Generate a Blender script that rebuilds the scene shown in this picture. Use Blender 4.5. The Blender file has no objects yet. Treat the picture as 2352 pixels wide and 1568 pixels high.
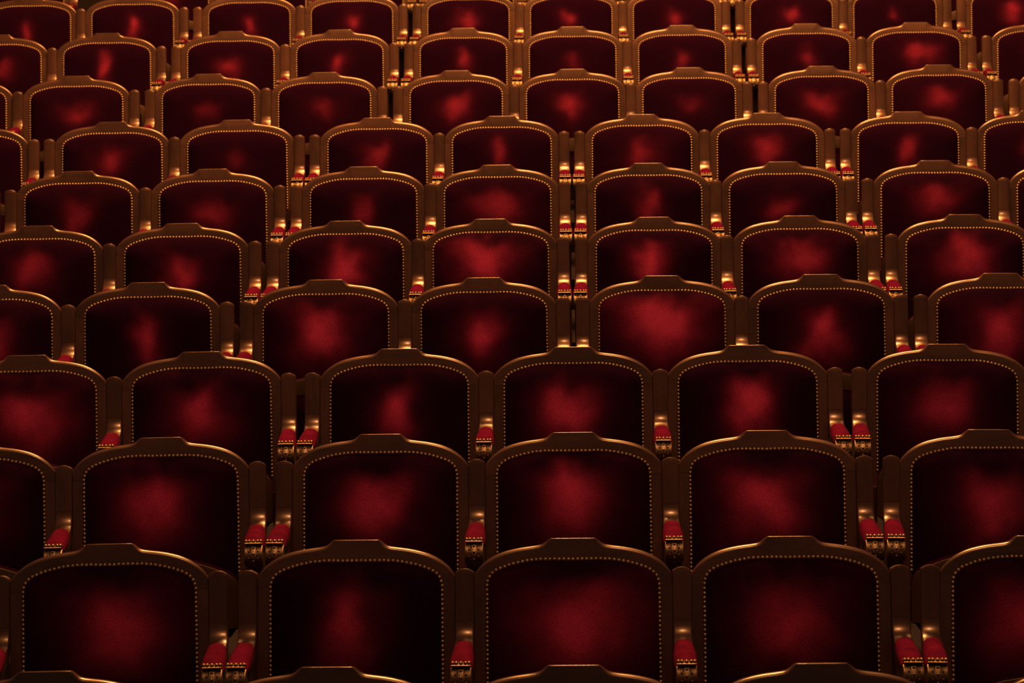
import bpy, bmesh, math, random
from mathutils import Vector, Matrix

random.seed(7)
sc = bpy.context.scene
COL = sc.collection

# ------------------------------------------------------------------ camera
FPX = 6503.6                     # focal length in pixels of a 2352 px wide frame
PITCH, YAW, ROLL = math.radians(9.5), math.radians(1.3787), math.radians(-0.8256)
H = 0.90                         # crest height of a seat above its own floor
CAMP = Vector((0.0206, -5.9969, 1.7176 + H))
fw = Vector((-math.sin(YAW) * math.cos(PITCH), math.cos(YAW) * math.cos(PITCH), -math.sin(PITCH)))
rt = Vector((math.cos(YAW), math.sin(YAW), 0))
up = rt.cross(fw)
r2 = rt * math.cos(ROLL) + up * math.sin(ROLL)
u2 = -rt * math.sin(ROLL) + up * math.cos(ROLL)
cam_data = bpy.data.cameras.new('camera')
cam = bpy.data.objects.new('camera', cam_data)
COL.objects.link(cam)
m = Matrix((r2, u2, -fw)).transposed().to_4x4()
m.translation = CAMP
cam.matrix_world = m
cam_data.sensor_width = 36.0
cam_data.lens = FPX * 36.0 / 2352.0
cam_data.clip_end = 200
cam_data.dof.use_dof = True
cam_data.dof.focus_distance = 8.3
cam_data.dof.aperture_fstop = 10.0
sc.camera = cam

# ------------------------------------------------------------------ world, lamps, exposure
world = bpy.data.worlds.new('hall_ambience')
sc.world = world
world.use_nodes = True
bg = world.node_tree.nodes['Background']
bg.inputs[0].default_value = (1.0, 0.78, 0.72, 1)
bg.inputs[1].default_value = 0.045


def area_lamp(name, loc, target, size, power, color, shape='DISK', size_y=None):
    d = bpy.data.lights.new(name, 'AREA')
    d.shape = shape
    d.size = size
    if size_y:
        d.size_y = size_y
    d.energy = power
    d.color = color
    o = bpy.data.objects.new(name, d)
    COL.objects.link(o)
    o.location = loc
    o.rotation_euler = (Vector(target) - Vector(loc)).to_track_quat('-Z', 'Y').to_euler()
    return o


# the great chandelier of the hall, high over the middle rows
area_lamp('chandelier_lamp', (0.0, 6.5, 9.3), (0, 5.6, 1.0), 2.8, 1650, (1.0, 0.49, 0.15))
# warm stage-side spotlight high in front of the seats, trained on the middle rows
spd = bpy.data.lights.new('ceiling_spotlight', 'SPOT')
spd.energy = 2500
spd.color = (1.0, 0.55, 0.26)
spd.shadow_soft_size = 0.9
spd.spot_size = math.radians(54)
spd.spot_blend = 1.0
spo = bpy.data.objects.new('ceiling_spotlight', spd)
COL.objects.link(spo)
spo.location = (0.6, -2.2, 12.0)
spo.rotation_euler = (Vector((0.4, 4.7, 1.3)) - spo.location).to_track_quat('-Z', 'Y').to_euler()

sc.view_settings.view_transform = 'Standard'
sc.view_settings.look = 'None'
sc.view_settings.exposure = 0.0
sc.view_settings.gamma = 1.0
sc.view_settings.use_curve_mapping = False


# ------------------------------------------------------------------ materials
class NT:
    def __init__(self, name):
        self.m = bpy.data.materials.new(name)
        self.m.use_nodes = True
        self.t = self.m.node_tree
        self.b = self.t.nodes['Principled BSDF']

    def n(self, typ, **kw):
        nd = self.t.nodes.new(typ)
        for k, v in kw.items():
            setattr(nd, k, v)
        return nd

    def l(self, a, b):
        self.t.links.new(a, b)

    def math(self, op, a, b=None, clamp=False):
        nd = self.n('ShaderNodeMath', operation=op, use_clamp=clamp)
        for i, v in enumerate((a, b)):
            if v is None:
                continue
            if isinstance(v, (int, float)):
                nd.inputs[i].default_value = v
            else:
                self.l(v, nd.inputs[i])
        return nd.outputs[0]

    def mix(self, f, a, b):
        nd = self.n('ShaderNodeMix', data_type='RGBA')
        for i, v in ((0, f), (6, a), (7, b)):
            if isinstance(v, (int, float)):
                nd.inputs[i].default_value = v
            elif isinstance(v, tuple):
                nd.inputs[i].default_value = (*v, 1)
            else:
                self.l(v, nd.inputs[i])
        return nd.outputs[2]

    def noise(self, vec, scale, detail=3, rough=0.55, w=None):
        nd = self.n('ShaderNodeTexNoise')
        nd.inputs['Scale'].default_value = scale
        nd.inputs['Detail'].default_value = detail
        nd.inputs['Roughness'].default_value = rough
        if vec is not None:
            self.l(vec, nd.inputs['Vector'])
        if w is not None:
            nd.noise_dimensions = '4D'
            self.l(w, nd.inputs['W'])
        return nd.outputs[0]


def wood_material(name, stretch, dark=(0.026, 0.010, 0.008), light=(0.105, 0.034, 0.020), rough=0.33):
    t = NT(name)
    tc = t.n('ShaderNodeTexCoord')
    oi = t.n('ShaderNodeObjectInfo')
    mp = t.n('ShaderNodeMapping')
    mp.inputs['Scale'].default_value = stretch
    t.l(tc.outputs['Object'], mp.inputs['Vector'])
    w = t.math('MULTIPLY', oi.outputs['Random'], 60.0)
    g1 = t.noise(mp.outputs[0], 9, 6, 0.62, w)
    g2 = t.noise(mp.outputs[0], 55, 3, 0.6, w)
    big = t.noise(tc.outputs['Object'], 5, 2, 0.5, w)
    f = t.math('ADD', t.math('MULTIPLY', g1, 1.7), t.math('MULTIPLY', g2, 0.8))
    f = t.math('ADD', f, t.math('MULTIPLY', big, 0.6))
    f = t.math('SUBTRACT', f, 1.05, clamp=True)
    t.l(t.mix(f, dark, light), t.b.inputs['Base Color'])
    r = t.math('ADD', t.math('MULTIPLY', big, 0.16), rough - 0.08)
    t.l(r, t.b.inputs['Roughness'])
    t.b.inputs['Specular IOR Level'].default_value = 0.72
    t.b.inputs['IOR'].default_value = 1.65
    t.b.inputs['Specular Tint'].default_value = (1.0, 0.50, 0.22, 1)
    t.b.inputs['Coat Weight'].default_value = 0.35
    t.b.inputs['Coat Roughness'].default_value = 0.17
    bp = t.n('ShaderNodeBump')
    bp.inputs['Strength'].default_value = 0.05
    bp.inputs['Distance'].default_value = 0.001
    t.l(g2, bp.inputs['Height'])
    t.l(bp.outputs[0], t.b.inputs['Normal'])
    return t.m


WOOD_H = wood_material('varnished_wood_horizontal', (0.12, 1, 1))
WOOD_V = wood_material('varnished_wood_vertical', (1, 1, 0.12))
WOOD_DARK = wood_material('dark_seat_wood', (1, 1, 0.12), (0.02, 0.008, 0.006), (0.055, 0.022, 0.012), 0.5)


def velvet_back():
    """dark crimson pile; a pale worn patch where backs have rubbed the nap, with its glow painted in (own place and size on every seat)"""
    t = NT('velvet_backrest')
    tc = t.n('ShaderNodeTexCoord')
    oi = t.n('ShaderNodeObjectInfo')
    w = t.math('MULTIPLY', oi.outputs['Random'], 80.0)
    sep = t.n('ShaderNodeSeparateXYZ')
    t.l(tc.outputs['Object'], sep.inputs[0])

    def attr(n):
        a = t.n('ShaderNodeAttribute', attribute_type='OBJECT', attribute_name=n)
        return a.outputs['Fac']
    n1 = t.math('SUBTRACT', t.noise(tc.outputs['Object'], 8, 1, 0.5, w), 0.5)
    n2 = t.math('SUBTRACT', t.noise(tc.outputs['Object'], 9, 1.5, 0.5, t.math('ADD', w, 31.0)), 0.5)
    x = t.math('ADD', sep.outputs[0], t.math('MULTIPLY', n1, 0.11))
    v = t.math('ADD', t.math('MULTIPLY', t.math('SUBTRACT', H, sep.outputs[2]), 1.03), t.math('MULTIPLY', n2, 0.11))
    ex = t.math('DIVIDE', t.math('SUBTRACT', x, attr('wear_glow_x')), attr('wear_glow_w'))
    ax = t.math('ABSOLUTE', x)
    ev = t.math('DIVIDE', t.math('SUBTRACT', t.math('ADD', v, t.math('MULTIPLY', ax, attr('wear_glow_c'))), attr('wear_glow_v')), attr('wear_glow_h'))
    upper_shade = t.n('ShaderNodeMapRange', interpolation_type='SMOOTHSTEP')  # shade under the top rail, painted in by fading the patch out
    upper_shade.inputs['From Min'].default_value = 0.060
    upper_shade.inputs['From Max'].default_value = 0.150
    t.l(t.math('ADD', v, t.math('MULTIPLY', ax, 0.10)), upper_shade.inputs['Value'])
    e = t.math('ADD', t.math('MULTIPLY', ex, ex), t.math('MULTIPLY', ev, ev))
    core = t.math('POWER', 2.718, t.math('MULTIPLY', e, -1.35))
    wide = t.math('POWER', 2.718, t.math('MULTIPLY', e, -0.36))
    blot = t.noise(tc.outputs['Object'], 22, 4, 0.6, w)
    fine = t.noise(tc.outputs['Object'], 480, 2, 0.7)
    s = attr('wear_glow_s')
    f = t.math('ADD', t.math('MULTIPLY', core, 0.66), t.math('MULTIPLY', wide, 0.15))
    f = t.math('MULTIPLY', f, upper_shade.outputs[0])
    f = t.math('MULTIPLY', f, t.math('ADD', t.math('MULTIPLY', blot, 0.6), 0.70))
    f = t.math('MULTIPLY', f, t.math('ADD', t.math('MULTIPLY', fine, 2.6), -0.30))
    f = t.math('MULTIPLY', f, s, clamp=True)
    col = t.mix(f, (0.014, 0.0012, 0.0070), (0.70, 0.042, 0.100))  # bright colour holds rubbed nap plus glow painted into the velvet
    t.l(col, t.b.inputs['Base Color'])
    t.b.inputs['Roughness'].default_value = 0.95
    t.b.inputs['Specular IOR Level'].default_value = 0.02
    t.b.inputs['Sheen Weight'].default_value = 0.03
    t.b.inputs['Sheen Roughness'].default_value = 0.4
    t.b.inputs['Sheen Tint'].default_value = (0.8, 0.03, 0.10, 1)
    bp = t.n('ShaderNodeBump')
    bp.inputs['Strength'].default_value = 0.25
    bp.inputs['Distance'].default_value = 0.004
    t.l(blot, bp.inputs['Height'])
    t.l(bp.outputs[0], t.b.inputs['Normal'])
    return t.m


def velvet_pad():
    t = NT('velvet_armrest')
    tc = t.n('ShaderNodeTexCoord')
    oi = t.n('ShaderNodeObjectInfo')
    w = t.math('MULTIPLY', oi.outputs['Random'], 80.0)
    a = t.noise(tc.outputs['Object'], 30, 3, 0.6, w)
    b = t.noise(tc.outputs['Object'], 260, 3, 0.6, w)
    f = t.math('MULTIPLY', t.math('ADD', a, t.math('MULTIPLY', b, 0.5)), 1.1)
    f = t.math('SUBTRACT', f, 0.30, clamp=True)
    t.l(t.mix(f, (0.026, 0.0008, 0.006), (0.160, 0.0034, 0.027)), t.b.inputs['Base Color'])
    t.b.inputs['Roughness'].default_value = 0.9
    t.b.inputs['Specular IOR Level'].default_value = 0.02
    t.b.inputs['Sheen Weight'].default_value = 0.0
    t.b.inputs['Sheen Tint'].default_value = (0.9, 0.1, 0.1, 1)
    bp = t.n('ShaderNodeBump')
    bp.inputs['Strength'].default_value = 0.3
    bp.inputs['Distance'].default_value = 0.003
    t.l(a, bp.inputs['Height'])
    t.l(bp.outputs[0], t.b.inputs['Normal'])
    return t.m


def metal(name, col, rough, dirt):
    t = NT(name)
    tc = t.n('ShaderNodeTexCoord')
    f = t.math('SUBTRACT', t.math('MULTIPLY', t.noise(tc.outputs['Object'], 120, 3, 0.6), 2.2), 0.55, clamp=True)
    t.l(t.mix(f, dirt, col), t.b.inputs['Base Color'])
    t.b.inputs['Metallic'].default_value = 1.0
    t.b.inputs['Roughness'].default_value = rough
    return t.m


def plain(name, col, rough):
    t = NT(name)
    tc = t.n('ShaderNodeTexCoord')
    f = t.noise(tc.outputs['Object'], 40, 3, 0.6)
    t.l(t.mix(f, tuple(c * 0.6 for c in col), tuple(c * 1.4 for c in col)), t.b.inputs['Base Color'])
    t.b.inputs['Roughness'].default_value = rough
    t.b.inputs['Specular IOR Level'].default_value = 0.2
    return t.m


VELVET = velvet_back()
PAD = velvet_pad()
BRASS = metal('brass_nail', (0.50, 0.28, 0.12), 0.50, (0.24, 0.12, 0.05))
GILT = metal('gilded_carving', (0.38, 0.21, 0.10), 0.50, (0.19, 0.095, 0.045))
CLOTH = plain('black_dust_cloth', (0.006, 0.005, 0.005), 0.95)
CARPET = plain('dark_carpet', (0.012, 0.004, 0.004), 0.98)
WALLM = plain('dark_wall', (0.03, 0.015, 0.01), 0.8)


# ------------------------------------------------------------------ mesh helpers
def mesh(name, verts, faces, mat, smooth=True, sharp=None):
    me = bpy.data.meshes.new(name)
    me.from_pydata([tuple(v) for v in verts], [], faces)
    me.materials.append(mat)
    bm = bmesh.new()
    bm.from_mesh(me)
    bmesh.ops.recalc_face_normals(bm, faces=bm.faces)
    bm.to_mesh(me)
    bm.free()
    me.polygons.foreach_set('use_smooth', [smooth] * len(me.polygons))
    if smooth and sharp:
        me.set_sharp_from_angle(angle=math.radians(sharp))
    me.update()
    return me


class MB:
    def __init__(self):
        self.v, self.f = [], []

    def add(self, verts, faces):
        o = len(self.v)
        self.v += [Vector(p) for p in verts]
        self.f += [tuple(i + o for i in f) for f in faces]

    def grid(self, rows, close_u=False, close_v=False):
        nr, nc = len(rows), len(rows[0])
        fs = []
        for i in range(nr - 1 + (1 if close_v else 0)):
            for j in range(nc - 1 + (1 if close_u else 0)):
                a, b = i, (i + 1) % nr
                c, d = j, (j + 1) % nc
                fs.append((a * nc + c, a * nc + d, b * nc + d, b * nc + c))
        self.add([p for r in rows for p in r], fs)

    def box(self, lo, hi):
        x0, y0, z0 = lo
        x1, y1, z1 = hi
        self.add([(x0, y0, z0), (x1, y0, z0), (x1, y1, z0), (x0, y1, z0), (x0, y0, z1), (x1, y0, z1), (x1, y1, z1), (x0, y1, z1)],
                 [(0, 3, 2, 1), (4, 5, 6, 7), (0, 1, 5, 4), (1, 2, 6, 5), (2, 3, 7, 6), (3, 0, 4, 7)])

    def sphere(self, c, r, seg=8, rings=5, sq=(1, 1, 1)):
        rows = []
        for i in range(rings + 1):
            t = math.pi * i / rings
            rr = max(math.sin(t), 1e-4)
            rows.append([(c[0] + r * sq[0] * rr * math.cos(2 * math.pi * j / seg), c[1] + r * sq[1] * rr * math.sin(2 * math.pi * j / seg),
                          c[2] + r * sq[2] * math.cos(t)) for j in range(seg)])
        self.grid(rows, close_u=True)

    def build(self, name, mat, smooth=True, sharp=None):
        return mesh(name, self.v, self.f, mat, smooth, sharp)


def link(name, data, parent=None, loc=(0, 0, 0)):
    o = bpy.data.objects.new(name, data)
    COL.objects.link(o)
    o.parent = parent
    o.location = loc
    return o


def thing(name, label, cat, group, loc, rz):
    o = bpy.data.objects.new(name, None)
    COL.objects.link(o)
    o.empty_display_size = 0.1
    o.location = loc
    o.rotation_euler = (0, 0, rz)
    o['label'], o['category'], o['group'] = label, cat, group
    return o


# ------------------------------------------------------------------ seat geometry (metres, front is -Y)
P = 0.54                       # seat pitch
REC = math.radians(14)
SR, CR = math.sin(REC), math.cos(REC)
YF = -0.028
NRM = Vector((0, -CR, SR))     # front normal of the reclined plane


def face(u, v, d=0.0):
    """point on the reclined back plane: u across, v down from the crest, d behind the front face"""
    c = 0.009 * (1 - (u / 0.247) ** 2) if abs(u) < 0.247 else 0.0
    return Vector((u, YF - v * SR + c, H - v * CR)) - NRM * d


OUT = [(0, 0), (0.030, 0), (0.0530, 0.0), (0.0570, 0.0008), (0.0615, 0.0036), (0.0690, 0.0098), (0.0760, 0.0140), (0.085, 0.0162), (0.100, 0.0182),
       (0.114, 0.0198), (0.128, 0.0216), (0.142, 0.0240), (0.155, 0.0268), (0.170, 0.0306), (0.183, 0.0352), (0.197, 0.0416), (0.211, 0.0500),
       (0.2225, 0.0590), (0.231, 0.0672), (0.2385, 0.0762), (0.2433, 0.0838), (0.2463, 0.0905), (0.247, 0.0965), (0.247, 0.1150)]
RAD = [0.0022, 0.0022, 0.0022, 0.0034, 0.0068, 0.0098, 0.0116, 0.0125, 0.0130, 0.0130, 0.0130, 0.0130, 0.0130, 0.0128, 0.0124, 0.0116, 0.0104,
       0.0090, 0.0076, 0.0062, 0.0050, 0.0040, 0.0032, 0.0026]
NAIL = [(0, 0.0535), (0.045, 0.0528), (0.072, 0.0527), (0.092, 0.0536), (0.111, 0.0555), (0.133, 0.0594), (0.1556, 0.0648), (0.178, 0.0722), (0.190, 0.0775),
        (0.1995, 0.0838), (0.2066, 0.0910), (0.2108, 0.0990), (0.2130, 0.1080), (0.2140, 0.1150)]


def resample(pts, n):
    """n points equally spaced along a polyline"""
    L = [0]
    for a, b in zip(pts, pts[1:]):
        L.append(L[-1] + math.dist(a, b))
    out = []
    for i in range(n):
        s = L[-1] * i / (n - 1)
        k = 0
        while k < len(L) - 2 and L[k + 1] < s:
            k += 1
        t = (s - L[k]) / (L[k + 1] - L[k])
        out.append(tuple(a + (b - a) * t for a, b in zip(pts[k], pts[k + 1])))
    return out


NAIL_S = resample(NAIL, 24)
FRAME_T = 0.034


def frame_sections(pairs):
    """pairs of (outer uv, inner uv, radius, inward dir) -> cross-section rings"""
    rows = []
    for (ou, ov), (iu, iv), r, (du, dv) in pairs:
        ring = [face(iu, iv, 0.012), face(iu, iv, 0.0)]
        k = 6
        for j in range(k + 1):
            a = math.pi / 2 * j / k
            q = r * 0.95 * (1 - math.sin(a))
            ring.append(face(ou + du * q, ov + dv * q, r * (1 - math.cos(a))))
        ring.append(face(ou, ov, FRAME_T - 0.004))
        ring.append(face(ou + du * 0.004, ov + dv * 0.004, FRAME_T))
        ring.append(face(iu, iv, FRAME_T))
        rows.append(ring)
    return rows


def top_rail_mesh():
    half = []
    n = len(OUT)
    inner = resample(NAIL, n)
    for i in range(n):
        a, b = OUT[max(i - 1, 0)], OUT[min(i + 1, n - 1)]
        t = Vector((b[0] - a[0], b[1] - a[1])).normalized()
        if i == 0:
            t = Vector((1, 0))
        half.append((OUT[i], (inner[i][0] + 0.003 * 0, inner[i][1]), RAD[i], (-t.y, t.x)))
    left = [((-o[0], o[1]), (-q[0], q[1]), r, (-d[0], d[1])) for o, q, r, d in half[:0:-1]]
    rows = frame_sections(left + half)
    b = MB()
    b.grid(rows, close_u=True)
    nr, nc = len(rows), len(rows[0])
    b.f += [tuple(range(nc)), tuple((nr - 1) * nc + i for i in range(nc))]
    return b.build('top_rail', WOOD_H, True, 50)


def side_rail_mesh(s):
    pairs = []
    for v in (0.1156, 0.20, 0.30, 0.40, 0.47):
        pairs.append(((s * 0.247, v), (s * 0.2142, v), 0.0022, (-s, 0)))
    rows = frame_sections(pairs)
    b = MB()
    b.grid(rows, close_u=True)
    nr, nc = len(rows), len(rows[0])
    b.f += [tuple(range(nc)), tuple((nr - 1) * nc + i for i in range(nc))]
    return b.build('side_rail', WOOD_V, True, 50)


VB = 0.425                     # bottom of the velvet


def cushion_outline():
    half = resample(NAIL + [(0.2140, VB - 0.03), (0.207, VB - 0.008), (0.19, VB), (0.0, VB)], 64)
    return half + [(-u, v) for u, v in half[-2:0:-1]]


def cushion_mesh():
    ol = cushion_outline()
    c = (0.0, 0.235)
    rows = []
    ts = [1.02, 1.0, 0.985, 0.96, 0.93, 0.89, 0.83, 0.75, 0.64, 0.5, 0.34, 0.17, 0.02]
    for t in ts:
        row = []
        for k, (u, v) in enumerate(ol):
            uu, vv = c[0] + (u - c[0]) * t, c[1] + (v - c[1]) * t
            q = min(t, 1.0)
            bl = 0.030 * (1 - q ** 5) ** 0.75
            bl += 0.0011 * math.sin(k * 2.9 + 1.3 * math.sin(k * 0.7)) * max(0.0, 1 - abs(q - 0.95) / 0.06)   # puckers by the nails
            if t > 1:
                bl = -0.004
            row.append(face(uu, vv, -bl))
        rows.append(row)
    b = MB()
    b.grid(rows, close_u=True)
    b.f.append(tuple((len(rows) - 1) * len(ol) + i for i in range(len(ol))))
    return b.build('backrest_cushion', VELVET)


def nail_points():
    path = [(-u, v) for u, v in NAIL[:0:-1]] + NAIL
    path = [(-0.2145, VB - 0.035)] + path + [(0.2145, VB - 0.035)]
    L = sum(math.dist(a, b) for a, b in zip(path, path[1:]))
    return resample(path, int(round(L / 0.0114)) + 1)


def nail_single():
    rows = []
    for i in range(5):
        t = math.pi / 2 * i / 4
        rr = 0.0053 * max(math.sin(t), 1e-3)
        hh = 0.0034 * math.cos(t)
        rows.append([(rr * math.cos(2 * math.pi * j / 10), -hh, rr * math.sin(2 * math.pi * j / 10)) for j in range(10)])
    b = MB()
    b.grid(rows, close_u=True)
    return b.build('nail', BRASS)


NPTS = nail_points()
TILT = Matrix.Rotation(-REC, 4, 'X')


def nails_joined():
    one = nail_single()
    b = MB()
    vs = [TILT @ v.co for v in one.vertices]
    fs = [tuple(p.vertices) for p in one.polygons]
    for u, v in NPTS:
        o = face(u, v, -0.0008)
        b.add([p + o for p in vs], fs)
    return b.build('nail_row', BRASS)


def bottom_rail_mesh():
    b = MB()
    rows = []
    for u in (-0.214, -0.1, 0, 0.1, 0.214):
        rows.append([face(u, VB + 0.002, 0), face(u, VB + 0.045, 0), face(u, VB + 0.045, FRAME_T), face(u, VB + 0.002, FRAME_T)])
    b.grid(rows, close_u=True)
    b.f += [(0, 1, 2, 3), (16, 17, 18, 19)]
    return b.build('bottom_rail', WOOD_H, False)


def back_panel_mesh():
    ol = cushion_outline()
    b = MB()
    b.grid([[face(u * 1.0, v, 0.014) for u, v in ol], [face(u, v, 0.024) for u, v in ol]], close_u=True)
    n = len(ol)
    b.f += [tuple(range(n)), tuple(range(n, 2 * n))]
    return b.build('back_panel', WOOD_V, False)


# folded-up seat: arched wooden front rail, dark cloth underneath, velvet cushion behind
SEAT_ARCH = [(0.0, 0.305), (0.05, 0.308), (0.10, 0.317), (0.135, 0.328), (0.165, 0.339), (0.19, 0.350), (0.205, 0.361), (0.214, 0.372), (0.2185, 0.386), (0.2195, 0.40)]
SY = -0.212


def sp(u, z, d=0.0):
    return Vector((u, SY - (z - 0.30) * 0.08 + d, H - z))


def seat_rail_mesh():
    full = [(-u, z) for u, z in SEAT_ARCH[:0:-1]] + SEAT_ARCH
    full = [(-0.2195, 0.50)] + full + [(0.2195, 0.50)]
    b = MB()
    rows = []
    for u, z in full:
        s = 0.0 if u == 0 else math.copysign(1, u)
        k = min(1, abs(u) / 0.2195)
        iu = s * min(abs(u), 0.178)
        iz = max(z + 0.058 - 0.02 * k, 0.358 + 0.012 * k) if z < 0.42 else 0.50
        mid = (u + (iu - u) * 0.08, z + (iz - z) * 0.06)
        rows.append([sp(u, z, 0.005), sp(u, z, 0.0010), sp(mid[0], mid[1], 0.0), sp(iu, iz, 0.0), sp(iu, iz, 0.005)])
    b.grid(rows, close_u=True)
    nr = len(rows)
    b.f += [tuple(range(5)), tuple((nr - 1) * 5 + i for i in range(5))]
    return b.build('seat_frame', WOOD_DARK, True, 40)


def seat_cloth_mesh():
    b = MB()
    b.box((-0.185, SY + 0.003, H - 0.52), (0.185, SY + 0.006, H - 0.345))
    return b.build('dust_cover', CLOTH, False)


def seat_cushion_mesh():
    full = [(-u, z) for u, z in SEAT_ARCH[:0:-1]] + SEAT_ARCH
    full = [(-0.2195, 0.50)] + full + [(0.2195, 0.50)]
    rows = []
    for d, g in ((0.006, -0.004), (0.014, -0.001), (0.035, 0.001), (0.045, -0.002), (0.052, -0.01), (0.055, -0.04)):
        rows.append([sp(u * (1 + g * 3.5), z - g, d) for u, z in full])
    b = MB()
    b.grid(rows)
    n = len(full)
    b.f += [tuple(range(n)), tuple((len(rows) - 1) * n + i for i in range(n))]
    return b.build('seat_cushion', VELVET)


def leg_mesh(s):
    b = MB()
    x0, x1 = sorted((s * 0.247, s * 0.215))
    b.add([(x0, -0.150, 0.475), (x1, -0.150, 0.475), (x1, -0.112, 0.475), (x0, -0.112, 0.475),
           (x0 + 0.003, -0.120, 0), (x1 - 0.003, -0.120, 0), (x1 - 0.003, -0.088, 0), (x0 + 0.003, -0.088, 0)],
          [(0, 1, 2, 3), (4, 7, 6, 5), (0, 4, 5, 1), (1, 5, 6, 2), (2, 6, 7, 3), (3, 7, 4, 0)])
    return b.build('leg', WOOD_V, False)


# ------------------------------------------------------------------ armrest geometry (x = 0 is the middle of the post)
W2 = 0.02295


def arm_profile():
    """front/top line of post and arm in (y, z)"""
    top = Vector((-0.058, H - 0.0656))
    d = Vector((-SR, -CR))
    pts, L = [], 0.130
    for i in range(9):
        pts.append(top + d * (L * i / 8))
    a0 = math.atan2(-CR, -SR)            # heading, swings forward to horizontal
    R = 0.0540
    cur, n = pts[-1].copy(), 12
    h0 = math.radians(90 - 14)           # steepness below the horizontal
    h1 = math.radians(3)
    for i in range(n):
        h = h0 + (h1 - h0) * (i + 0.5) / n
        step = R * (h0 - h1) / n
        cur = cur + Vector((-math.cos(h), -math.sin(h))) * step
        pts.append(cur.copy())
    y = cur.x
    for i in range(1, 6):
        pts.append(Vector((y + (-0.300 - y) * i / 5, cur.y - 0.002 * i / 5)))
    return pts


PROF = arm_profile()
PROF = [PROF[0] + Vector((CR, -SR)) * 0.0026, PROF[0] + Vector((CR, -SR)) * 0.0009 + Vector((-SR, -CR)) * 0.0008, PROF[0] + Vector((-SR, -CR)) * 0.0030] + PROF[1:]
SEAM = 10
COLS = [-1, -0.988, -0.955, -0.8, -0.6, -0.4, -0.2, 0, 0.2, 0.4, 0.6, 0.8, 0.955, 0.988, 1]
EDGE = [0.0021 * c * c + (0.0012 if abs(c) == 1 else 0.0004 if abs(c) > 0.98 else 0.0) for c in COLS]


def strip_mesh(name, i0, i1, gap0):
    b = MB()
    front, back = [], []
    n = len(PROF)
    for i in range(i0, i1 + 1):
        if i < 3:
            t, nr = Vector((-SR, -CR)), Vector((-CR, SR))
        else:
            t = (PROF[min(i + 1, n - 1)] - PROF[max(i - 1, 2)]).normalized()
            nr = Vector((t.y, -t.x))
            if nr.y < 0:
                nr = -nr
        p = PROF[i].copy()
        if i == i0 and gap0:
            p = p + t * gap0
        th = 0.040
        fr, bk = [], []
        for cx, e in zip(COLS, EDGE):
            q = p - nr * e
            if i < 3:
                q = q + t * (0.0092 * cx * cx)
            fr.append((cx * W2, q.x, q.y))
            k = p - nr * th
            if i < 3:
                k = k + t * (0.0092 * cx * cx)
            bk.append((cx * W2, k.x, k.y))
        front.append(fr)
        back.append(bk)
    rows = [f + bk[::-1] for f, bk in zip(front, back)]
    b.grid(rows, close_u=True)
    nc = len(rows[0])
    b.f += [tuple(range(nc)), tuple((len(rows) - 1) * nc + i for i in range(nc))]
    return b.build(name, WOOD_V, True, 40)


ARM_Z = PROF[-1].y
LIP_Y, LIP_Z = -0.338, H - 0.2300


def pad_mesh():
    """domed velvet pad, rounder and wider towards the front"""
    y0, y1 = -0.132, LIP_Y + 0.002
    rows = []
    n = 16
    for i in range(n + 1):
        t = i / n
        y = y0 + (y1 - y0) * t
        w = 0.0225 + 0.0062 * min(1, t * 1.7)
        if t < 0.12:
            w *= 0.80 + 0.20 * math.sqrt(t / 0.12)
        if t > 0.9:
            w *= 1 - 0.05 * (t - 0.9) / 0.1
        crown = H - 0.2205 - 0.0015 * t
        base = ARM_Z - 0.010
        if t < 0.2:
            crown = base + 0.006 + (crown - base - 0.006) * math.sin(math.pi / 2 * t / 0.2)
        if t > 0.62:
            k = (t - 0.62) / 0.38
            crown -= 0.0100 * k ** 2.0
        row = []
        for j in range(13):
            a = math.pi * j / 12
            cx, cz = math.cos(a), math.sin(a)
            row.append((w * math.copysign(abs(cx) ** 0.9, cx), y, base + (crown - base) * cz ** 0.95))
        rows.append(row)
    b = MB()
    b.grid(rows)
    b.f += [tuple(range(13)), tuple(n * 13 + i for i in range(13))]
    # close the underside
    b.f += [(i * 13, (i + 1) * 13, (i + 1) * 13 + 12, i * 13 + 12) for i in range(n)]
    return b.build('arm_cushion', PAD, True, 70)


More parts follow.
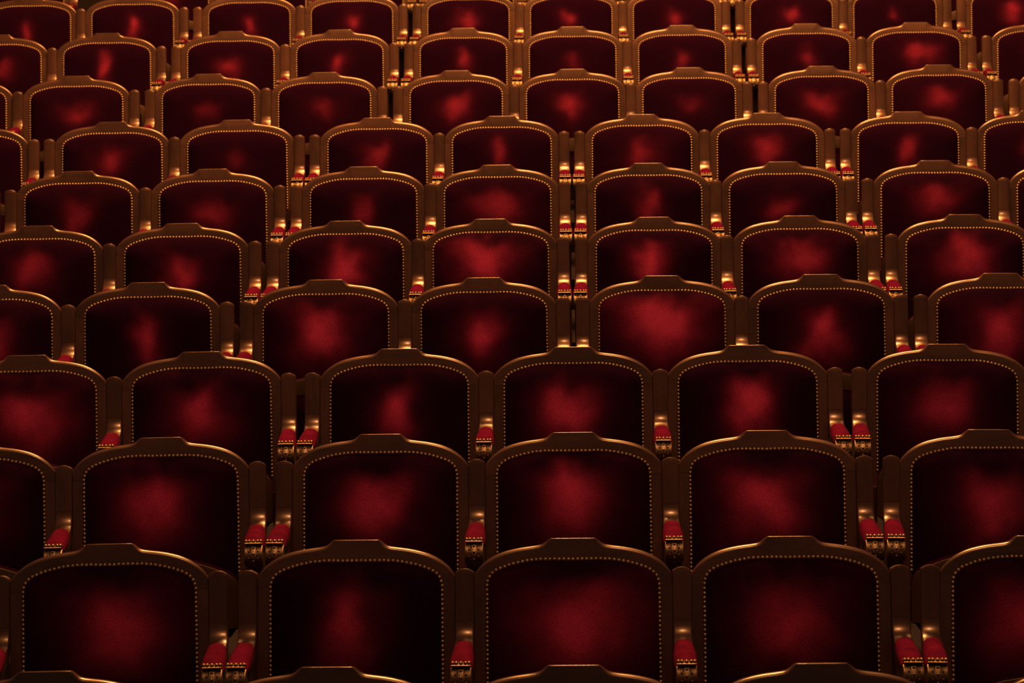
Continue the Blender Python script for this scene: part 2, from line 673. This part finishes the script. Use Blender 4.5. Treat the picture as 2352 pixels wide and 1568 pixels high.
def scroll_mesh():
    b = MB()
    r = 0.0285
    cy, cz = LIP_Y - 0.0010, LIP_Z - 0.0095 - r
    # profile of radius across x: rims, grooves, field
    xs = [(-0.0250, 0.80), (-0.0248, 0.97), (-0.0238, 1.0), (-0.0205, 1.0), (-0.0200, 0.955), (-0.0188, 0.95), (-0.0183, 0.985), (-0.0165, 0.985), (-0.0160, 0.93),
          (-0.0090, 0.93), (-0.0080, 0.97), (-0.0045, 1.0), (0.0045, 1.0), (0.0080, 0.97), (0.0090, 0.93), (0.0160, 0.93), (0.0165, 0.985), (0.0183, 0.985),
          (0.0188, 0.95), (0.0200, 0.955), (0.0205, 1.0), (0.0238, 1.0), (0.0248, 0.97), (0.0250, 0.80)]
    rows = []
    K = 30
    for k in range(K):
        a = 2 * math.pi * k / K
        row = []
        for x, f in xs:
            ff = f
            if abs(x) <= 0.0081 and abs(f - 1) < 0.05:
                ff = f * (1 + 0.035 * math.cos(a * 5))
            row.append((x, cy - r * ff * math.cos(a), cz + r * ff * math.sin(a)))
        rows.append(row)
    b.grid(rows, close_v=True)
    n = len(xs)
    b.f += [tuple(k * n for k in range(K)), tuple(k * n + n - 1 for k in range(K))]

    def at(a, rr):
        return cy - rr * math.cos(a), cz + rr * math.sin(a)
    for a in (math.radians(58), math.radians(22), math.radians(-20), math.radians(-60)):
        y, z = at(a, r * 1.0)
        b.sphere((0, y, z), 0.0040, 8, 6)
        for s in (-1, 1):
            y2, z2 = at(a + 0.30, r * 0.95)
            b.sphere((s * 0.0125, y2, z2), 0.0034, 8, 5, (1, 1, 0.8))
            y2, z2 = at(a - 0.02, r * 0.93)
            for q in range(7):           # small collar round each drilled hollow
                an = 2 * math.pi * q / 7
                ya, za = at(a - 0.05 + 0.12 * math.sin(an), r * 0.95)
                b.sphere((s * (0.0125 + 0.0034 * math.cos(an)), ya, za), 0.0010, 6, 4)
    return b.build('scroll', GILT, True, 45)


def lip_mesh():
    """thin moulding with a string of beads that ends the cushion"""
    b = MB()
    z0, z1 = LIP_Z - 0.0030, LIP_Z
    rows = []
    for y, z in ((LIP_Y + 0.014, z0 - 0.001), (LIP_Y - 0.012, z0 - 0.001), (LIP_Y - 0.0135, z0 + 0.0004), (LIP_Y - 0.0137, z0 + 0.0016), (LIP_Y - 0.0128, z1 - 0.0004),
                 (LIP_Y - 0.0115, z1), (LIP_Y + 0.014, z1)):
        rows.append([(-0.0230, y, z), (0.0230, y, z)])
    b.grid(rows, close_v=True)
    b.f += [tuple(2 * i for i in range(7)), tuple(2 * i + 1 for i in range(7))]
    b.box((-0.0225, LIP_Y + 0.001, z0 - 0.009), (0.0225, LIP_Y + 0.024, z0))
    for x in (-0.0196, -0.0112, 0.0, 0.0112, 0.0196):
        rr = 0.0056 if abs(x) < 0.02 else 0.0036
        b.sphere((x, LIP_Y - 0.0045, z1 + rr * 0.30), rr, 10, 6)
    return b.build('beaded_moulding', GILT, True, 40)


def support_mesh():
    """board under the arm that carries it down to the floor"""
    b = MB()
    prof = [(-0.322, ARM_Z - 0.030), (-0.318, ARM_Z - 0.075), (-0.296, ARM_Z - 0.130), (-0.270, ARM_Z - 0.22), (-0.255, ARM_Z - 0.34), (-0.25, 0.10), (-0.27, 0.0)]
    rows = []
    for y, z in prof:
        rows.append([(-0.0215, y, z), (0.0215, y, z), (0.0215, -0.10, z), (-0.0215, -0.10, z)])
    b.grid(rows, close_u=True)
    b.f += [(0, 1, 2, 3), (24, 25, 26, 27)]
    return b.build('support', WOOD_DARK, False)


# ------------------------------------------------------------------ the hall: stepped floor and rear wall
DROW = 0.90
ZR = [0.0, 0.0687, 0.1569, 0.2465, 0.338, 0.4287, 0.5367, 0.6555, 0.7913, 0.9375, 1.0847, 1.2330]
DX = [0.0016, -0.0008, 0.0008, 0.0005, 0.0001, -0.0016, 0.0014, -0.0027, 0.0015, 0.0027, -0.0035, 0.0]
fl = MB()
for k in range(13):
    y0 = k * DROW - 0.62
    y1 = y0 + DROW + (3.0 if k == 12 else 0)
    z = ZR[k] if k < 12 else ZR[11] + 0.15
    if k == 0:
        y0 = -9.0
    fl.box((-7, y0, z - 0.4), (7, y1, z))
fo = link('floor', fl.build('floor', CARPET, False))
fo['kind'] = 'structure'
wb = MB()
wb.box((-7, 13.4, 0.9), (7, 13.6, 5.5))
wo = link('wall_back', wb.build('wall_back', WALLM, False))
wo['kind'] = 'structure'

# ------------------------------------------------------------------ rows
LAY = {0: ([3, 3, 3], 0), 1: ([3, 3, 3], 0), 2: ([3, 3, 3], 0), 3: ([3, 3, 3], 0), 4: ([2, 2, 2, 2, 2, 2], 1), 5: ([2, 2, 2, 2, 2, 2], 1), 6: ([2, 2, 2, 2, 2, 2], 1), 7: ([2, 2, 2, 2, 2, 2], 1),
       8: ([2, 2, 3, 2, 2], 2), 9: ([2, 2, 3, 2, 2], 2), 10: ([2, 2, 3, 2, 2], 2), 11: ([2, 3, 3, 3], 3)}
GAP = [0.0776, 0.0685, 0.0733, 0.075]
PHI = [0.0583, 0.0319, 0.0205, 0.03]


def blocks(sizes, g, phi, kind):
    n = len(sizes)
    out = [None] * n
    if n % 2 or kind == 3:
        c = 2 if kind == 3 else n // 2
        out[c] = (0.0, 0.0, 0.0)
        start = [(c, 1), (c, -1)]
    else:
        for s in (1, -1):
            i = n // 2 if s > 0 else n // 2 - 1
            a = s * phi / 2
            h = g / 2 + sizes[i] * P / 2
            out[i] = (s * h * math.cos(a), -h * abs(math.sin(a)), a)
        start = [(n // 2, 1), (n // 2 - 1, -1)]
    for i, s in start:
        while 0 <= i + s < n:
            cx, cy, a = out[i]
            a2 = a + s * phi
            gg = g
            if kind == 3 and i + s == 0:
                gg = 0.265                 # the side aisle of the rearmost row
            h = sizes[i] * P / 2 + gg / 2
            hx, hy = cx + s * h * math.cos(a), cy - s * h * math.sin(a)
            h2 = sizes[i + s] * P / 2 + gg / 2
            out[i + s] = (hx + s * h2 * math.cos(a2), hy - s * h2 * math.sin(a2), a2)
            i += s
    return out


def project(pt):
    v = Vector(pt) - CAMP
    z = v.dot(fw)
    return 1176 + FPX * v.dot(r2) / z, 784 - FPX * v.dot(u2) / z


# place, size and strength of the worn patch and its painted glow: dx, dv, half width, half height (in seat pitches), strength; left to right as seen
WEAR_GLOW = {
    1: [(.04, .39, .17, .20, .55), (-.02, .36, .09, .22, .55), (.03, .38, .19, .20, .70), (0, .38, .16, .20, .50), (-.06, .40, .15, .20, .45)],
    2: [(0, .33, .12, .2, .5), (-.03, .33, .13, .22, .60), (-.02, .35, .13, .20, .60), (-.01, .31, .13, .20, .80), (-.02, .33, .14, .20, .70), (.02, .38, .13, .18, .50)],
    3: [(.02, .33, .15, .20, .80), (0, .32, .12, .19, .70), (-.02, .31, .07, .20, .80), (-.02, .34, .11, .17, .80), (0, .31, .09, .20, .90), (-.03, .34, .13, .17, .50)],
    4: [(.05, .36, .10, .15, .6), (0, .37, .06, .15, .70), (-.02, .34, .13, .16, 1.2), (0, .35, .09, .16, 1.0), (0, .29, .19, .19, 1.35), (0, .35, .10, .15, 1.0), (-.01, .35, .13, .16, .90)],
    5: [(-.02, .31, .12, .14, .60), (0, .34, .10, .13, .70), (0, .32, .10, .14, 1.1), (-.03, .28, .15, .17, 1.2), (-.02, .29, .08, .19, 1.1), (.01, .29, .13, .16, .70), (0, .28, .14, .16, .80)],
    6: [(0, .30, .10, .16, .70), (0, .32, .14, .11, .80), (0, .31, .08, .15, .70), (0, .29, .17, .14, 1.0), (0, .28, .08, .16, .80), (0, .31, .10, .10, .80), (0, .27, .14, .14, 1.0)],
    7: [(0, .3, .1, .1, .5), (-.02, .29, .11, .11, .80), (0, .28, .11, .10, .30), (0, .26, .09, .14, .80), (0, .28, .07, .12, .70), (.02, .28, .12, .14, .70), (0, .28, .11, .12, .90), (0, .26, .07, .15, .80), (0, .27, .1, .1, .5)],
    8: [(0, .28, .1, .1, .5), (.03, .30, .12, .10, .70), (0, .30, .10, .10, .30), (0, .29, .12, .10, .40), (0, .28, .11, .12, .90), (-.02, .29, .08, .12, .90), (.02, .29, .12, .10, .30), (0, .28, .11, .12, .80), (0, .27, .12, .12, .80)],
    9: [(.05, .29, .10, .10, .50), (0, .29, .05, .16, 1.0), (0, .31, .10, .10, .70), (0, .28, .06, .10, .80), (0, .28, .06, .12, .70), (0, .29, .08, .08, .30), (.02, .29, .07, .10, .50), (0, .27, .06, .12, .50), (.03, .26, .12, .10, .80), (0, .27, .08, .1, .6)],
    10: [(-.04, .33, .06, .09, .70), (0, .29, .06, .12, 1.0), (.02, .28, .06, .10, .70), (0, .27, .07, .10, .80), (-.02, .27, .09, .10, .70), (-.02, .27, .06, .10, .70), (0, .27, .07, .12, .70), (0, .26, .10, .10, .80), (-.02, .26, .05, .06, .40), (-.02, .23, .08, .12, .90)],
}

# shared meshes
M_TOP = top_rail_mesh()
M_SIDE = {s: side_rail_mesh(s) for s in (-1, 1)}
M_CUSH = cushion_mesh()
M_NAIL = nail_single()
M_NAILS = nails_joined()
M_BOT = bottom_rail_mesh()
M_BACK = back_panel_mesh()
M_SRAIL = seat_rail_mesh()
M_SCLOTH = seat_cloth_mesh()
M_SCUSH = seat_cushion_mesh()
M_LEG = {s: leg_mesh(s) for s in (-1, 1)}
M_POST = strip_mesh('post', 0, SEAM, 0)
M_ARM = strip_mesh('arm', SEAM, len(PROF) - 1, 0.0006)
M_PAD = pad_mesh()
M_SCROLL = scroll_mesh()
M_LIP = lip_mesh()
M_SUP = support_mesh()

ORD = ['first', 'second', 'third', 'fourth', 'fifth', 'sixth', 'seventh', 'eighth', 'ninth', 'tenth', 'eleventh', 'twelfth', 'thirteenth', 'fourteenth']


def make_seat(k, i, loc, rz, wear, single_nails):  # wear: worn patch together with its painted glow
    look = 'a broad worn patch and painted glow' if wear[2] >= 0.15 else 'a narrow worn streak and painted glow' if wear[2] < 0.075 else 'a faint worn patch and painted glow' if wear[4] <= 0.45 else 'a worn patch and painted glow'
    if k in (0, 11):
        look = 'a studded wooden frame'
    t = thing('theatre_seat', 'red velvet theatre seat with %s, %s row from bottom, %s from left' % (look, ORD[k], ORD[i]),
              'theatre seat', 'red velvet theatre seats in rows', loc, rz)
    link('top_rail', M_TOP, t)
    for s in (-1, 1):
        link('side_rail', M_SIDE[s], t)
        link('leg', M_LEG[s], t)
    link('bottom_rail', M_BOT, t)
    link('back_panel', M_BACK, t)
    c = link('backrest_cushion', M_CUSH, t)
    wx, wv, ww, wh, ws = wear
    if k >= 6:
        wv, ww, ws = wv + 0.022, ww * 0.9, ws * 0.46  # light level of the far rows painted into the patch strength
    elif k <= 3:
        ws *= (1.0, 1.65, 1.5, 1.25)[k]  # front rows: patch colour raised in place of light
    c['wear_glow_c'] = 0.24 if (k, i) in ((4, 4), (5, 3), (5, 5)) else 0.02  # painted glow climbs towards the lit shoulders on these seats
    c['wear_glow_x'], c['wear_glow_v'], c['wear_glow_w'], c['wear_glow_h'], c['wear_glow_s'] = wx * P, wv * P, ww * P, wh * P * 0.8, ws
    if single_nails:
        for u, v in NPTS:
            nl = link('nail', M_NAIL, t, face(u + random.uniform(-.0004, .0004), v + random.uniform(-.0004, .0004), -0.0008))
            nl.rotation_euler = (-REC + random.uniform(-.12, .12), 0, random.uniform(-.12, .12))
    else:
        o = link('nail_row', M_NAILS, t)
        o['kind'] = 'stuff'
    st = link('seat', M_SCUSH, t)
    link('seat_frame', M_SRAIL, st)
    link('dust_cover', M_SCLOTH, st)
    return t


def make_arm(k, i, loc, rz, paired):
    t = thing('armrest', '%s wooden armrest with red velvet pad, %s row from bottom, %s from left' % ('paired' if paired else 'single', ORD[k], ORD[i]),
              'armrest', 'padded armrests between the seats', loc, rz)
    link('post', M_POST, t)
    link('arm', M_ARM, t)
    link('arm_cushion', M_PAD, t)
    s = link('scroll', M_SCROLL, t)
    link('beaded_moulding', M_LIP, s)
    link('support', M_SUP, t)
    return t


for k in range(12):
    sizes, kind = LAY[k]
    bl = blocks(sizes, GAP[kind], PHI[kind], kind)
    seats, arms = [], []
    for (cx, cy, a), n in zip(bl, sizes):
        for i in range(n + 1):
            for lst, lx in ((seats, (i - (n - 1) / 2) * P), (arms, (i - n / 2) * P)):
                if lst is seats and i == n:
                    continue
                loc = (cx + lx * math.cos(a) + DX[k], cy - lx * math.sin(a) + k * DROW, ZR[k])
                lst.append((loc, -a, i in (0, n)))
    def seen(loc, half, z):
        x, y = project((loc[0], loc[1], loc[2] + z))
        s = FPX / (Vector(loc) - CAMP).dot(fw)
        return x + half * s > 0 and x - half * s < 2352
    vis = sorted([s for s in seats if seen(s[0], 0.247, H)], key=lambda s: s[0][0])
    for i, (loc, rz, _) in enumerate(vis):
        w = WEAR_GLOW.get(k, [])
        wear = w[i] if i < len(w) else (random.uniform(-.03, .03), .32, .1, .15, .5)  # worn patch and its painted glow
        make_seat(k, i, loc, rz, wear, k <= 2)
    vis = sorted([s for s in arms if seen(s[0], 0.03, H - .1)], key=lambda s: s[0][0])
    for i, (loc, rz, end) in enumerate(vis):
        make_arm(k, i, loc, rz, end)
    print('row', k, 'seats', len([1 for s in seats if seen(s[0], 0.247, H)]), 'arms', len(vis))
